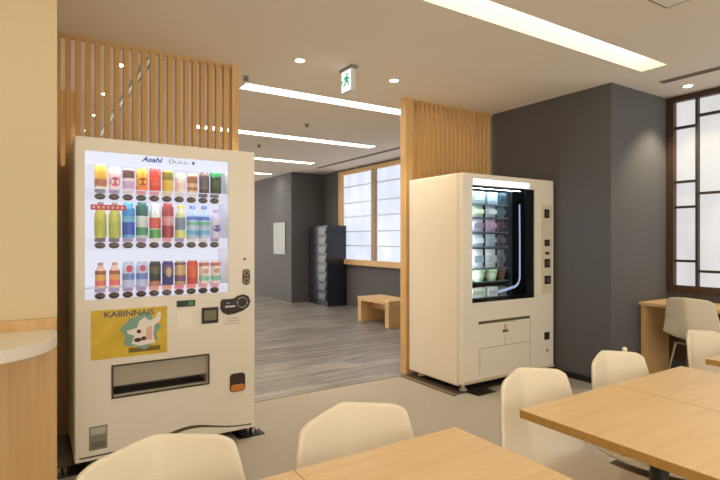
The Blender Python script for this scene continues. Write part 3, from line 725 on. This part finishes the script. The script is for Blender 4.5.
obj('leg', bx(4.255, 4.695, 6.585, 6.675, 0, .325, bev=.003), WOOD_BENCH, be)
obj('leg', bx(4.255, 4.695, 5.865, 5.955, 0, .325, bev=.003), WOOD_BENCH, be)
obj('stretcher', bx(4.46, 4.49, 5.955, 6.585, .20, .325), WOOD_BENCH, be)

# ------------------------------------------------------------------ window counter
wc = thing('window_counter', 'pale wood counter along the dark-framed window', 'counter', (4.83, 1.5, 0))
obj('counter_top', bx(4.575, 5.055, .0, 2.495, .678, .706, bev=.003), WOOD_BENCH, wc)
obj('side_panel', bx(4.60, 5.03, 2.455, 2.49, 0, .678, bev=.002), WOOD_PANEL, wc)
obj('support_panel', bx(4.66, 5.03, 1.30, 1.335, 0, .678, bev=.002), WOOD_PANEL, wc)
obj('back_panel', bx(5.035, 5.065, .0, 2.49, .15, .678), WOOD_DARK, wc)

# ------------------------------------------------------------------ chairs
def make_chair(name):
    """cream bent shell facing local -Y, back crest near local y = 0"""
    prof = [(.030, .797, .170), (.028, .775, .177), (.020, .72, .187), (.010, .66, .199), (-.008, .58, .213), (-.030, .51, .225),
            (-.062, .458, .232), (-.11, .430, .234), (-.18, .418, .231), (-.27, .418, .225), (-.36, .428, .214), (-.41, .434, .200), (-.430, .430, .18)]
    NU = 16
    bm = bmn(); rows = []
    for j, (y, z, hw) in enumerate(prof):
        row = []
        bk = max(0, min(1, (z-.43)/.10)) if y > -.1 else 0
        for i in range(NU+1):
            u = -1 + 2*i/NU
            au = abs(u)
            fold = (au**1.15)
            yy = y - .075*fold*bk
            zz_ = z + .045*(au**1.8)*(1-bk)
            if j <= 1: zz_ -= [.016, .009][j]*au + [.016, .004][j]*(max(0, au-.8)/.2)**2
            row.append(bm.verts.new((u*hw, yy, zz_)))
        rows.append(row)
    for a, b in zip(rows, rows[1:]):
        for i in range(NU): bm.faces.new((a[i], b[i], b[i+1], a[i+1]))
    bmesh.ops.recalc_face_normals(bm, faces=bm.faces)
    t = thing(name, 'cream shell chair', 'chair', (0, 0, 0), 'cream shell chairs')
    s = obj('shell', bm, CHAIR, t, True)
    md = s.modifiers.new('sol', 'SOLIDIFY'); md.thickness = .016; md.offset = 0
    md = s.modifiers.new('sub', 'SUBSURF'); md.levels = 2; md.render_levels = 2
    un = bmn(); box(un, -.15, .15, -.34, -.10, .388, .400); obj('under_frame', un, CHAIR_LEG, t)
    for sx in (-1, 1):
        for (ya, yb) in ((-.33, -.40), (-.11, -.02)):
            obj('leg', tube(bmn(), [(sx*.14, ya, .392), (sx*.19, yb, 0)], .011, 10, .008), CHAIR_LEG, t, True)
    return t
ch = make_chair('dining_chair')
spots = [(.252, 1.285, 2, 'cream shell chair at the bottom left, in front of the drinks machine'),
         (.76, 1.245, 0, 'cream shell chair behind the front table, centre of the picture'),
         (1.515, 1.24, 0, 'cream shell chair at the near corner of the right table, by the snack machine'),
         (2.045, 1.24, -2, 'cream shell chair before the grey wall, its back topped by a tiny knob'),
         (2.895, 1.285, 0, 'cream shell chair at the right edge beside the small table corner'),
         (4.47, 2.045, 90, 'cream shell chair pushed up to the window counter')]
first = True
for x, y, rz, lb in spots:
    c = ch if first else copy_tree(ch)
    first = False
    c.location = (x, y, 0); c.rotation_euler = (0, 0, math.radians(rz)); c['label'] = lb
    if 'knob' in lb: kc = c
kb = lathe(bmn(), [(.006, .745), (.006, .782), (.010, .79), (.010, .802), (.006, .806)], (.13, .012, -.008), 12)
obj('knob', kb, paint(246, 236, 214, .4), kc, True, local=True)

# ------------------------------------------------------------------ tables
def make_table(name):
    """two-seat table, far left top corner at local (0, 0), extends to +x and -y"""
    t = thing(name, 'light wood table', 'table', (0, 0, 0), 'light wood two-seat tables')
    w, d = .5195, .61
    tp = obj('table_top', bx(.0004, w-.0004, -d, 0, .694, .72, bev=.001), WOOD_EDGE, t)
    obj('top_surface', bx(.001, w-.001, -d+.001, -.001, .7195, .7204), WOOD_TABLE, tp)
    obj('pole', lathe(bmn(), [(.026, .02), (.026, .68)], (w/2, -d/2, 0), 20), BLACK, t, True)
    br = bmn(); box(br, w/2-.18, w/2+.18, -d/2-.03, -d/2+.03, .676, .694); box(br, w/2-.03, w/2+.03, -d/2-.24, -d/2+.24, .676, .694)
    obj('bracket', br, BLACK, t)
    obj('base', bx(w/2-.2, w/2+.2, -d/2-.2, -d/2+.2, 0, .02, bev=.006), BLACK, t)
    bo = bmn()
    for x in (.03, w-.03):
        for y in (-.33, -d+.05): lathe(bo, [(.008, .684), (.008, .694)], (x, y, 0), 10)
    obj('bolt', bo, BLACK, t)
    return t
tb0 = make_table('dining_table')
tsp = [(1.322, 1.105, 'light wood table on the right, with the corner nearest the snack machine'),
       (1.844, 1.105, 'light wood table on the right, beyond the faint seam'),
       (.524, 1.105, 'light wood table at the bottom centre, its corner pointing at the snack machine'),
       (.004, 1.105, 'light wood table at the bottom edge, left of the faint seam'),
       (2.602, 1.112, 'light wood table corner at the far right edge of the picture')]
first = True
for x, y, lb in tsp:
    c = tb0 if first else copy_tree(tb0)
    first = False
    c.location = (x, y, 0); c['label'] = lb

# ------------------------------------------------------------------ world, camera, view
w = bpy.data.worlds.new('World'); SC.world = w; w.use_nodes = True
w.node_tree.nodes['Background'].inputs[0].default_value = (1, .945, .85, 1); w.node_tree.nodes['Background'].inputs[1].default_value = 2.45  # warm background enters the open rear as added fill light
cam = bpy.data.cameras.new('Camera'); co = bpy.data.objects.new('Camera', cam); COL.objects.link(co)
co.location = (0, 0, 1.27); co.rotation_euler = (PI/2, 0, -math.radians(32.75)); cam.sensor_width = 36; cam.lens = 25.5; cam.shift_y = -1/720
cam.clip_start = .02
SC.camera = co
SC.view_settings.view_transform = 'Standard'; SC.view_settings.look = 'None'; SC.view_settings.gamma = 1; SC.view_settings.use_curve_mapping = False
SC.view_settings.exposure = 0.17
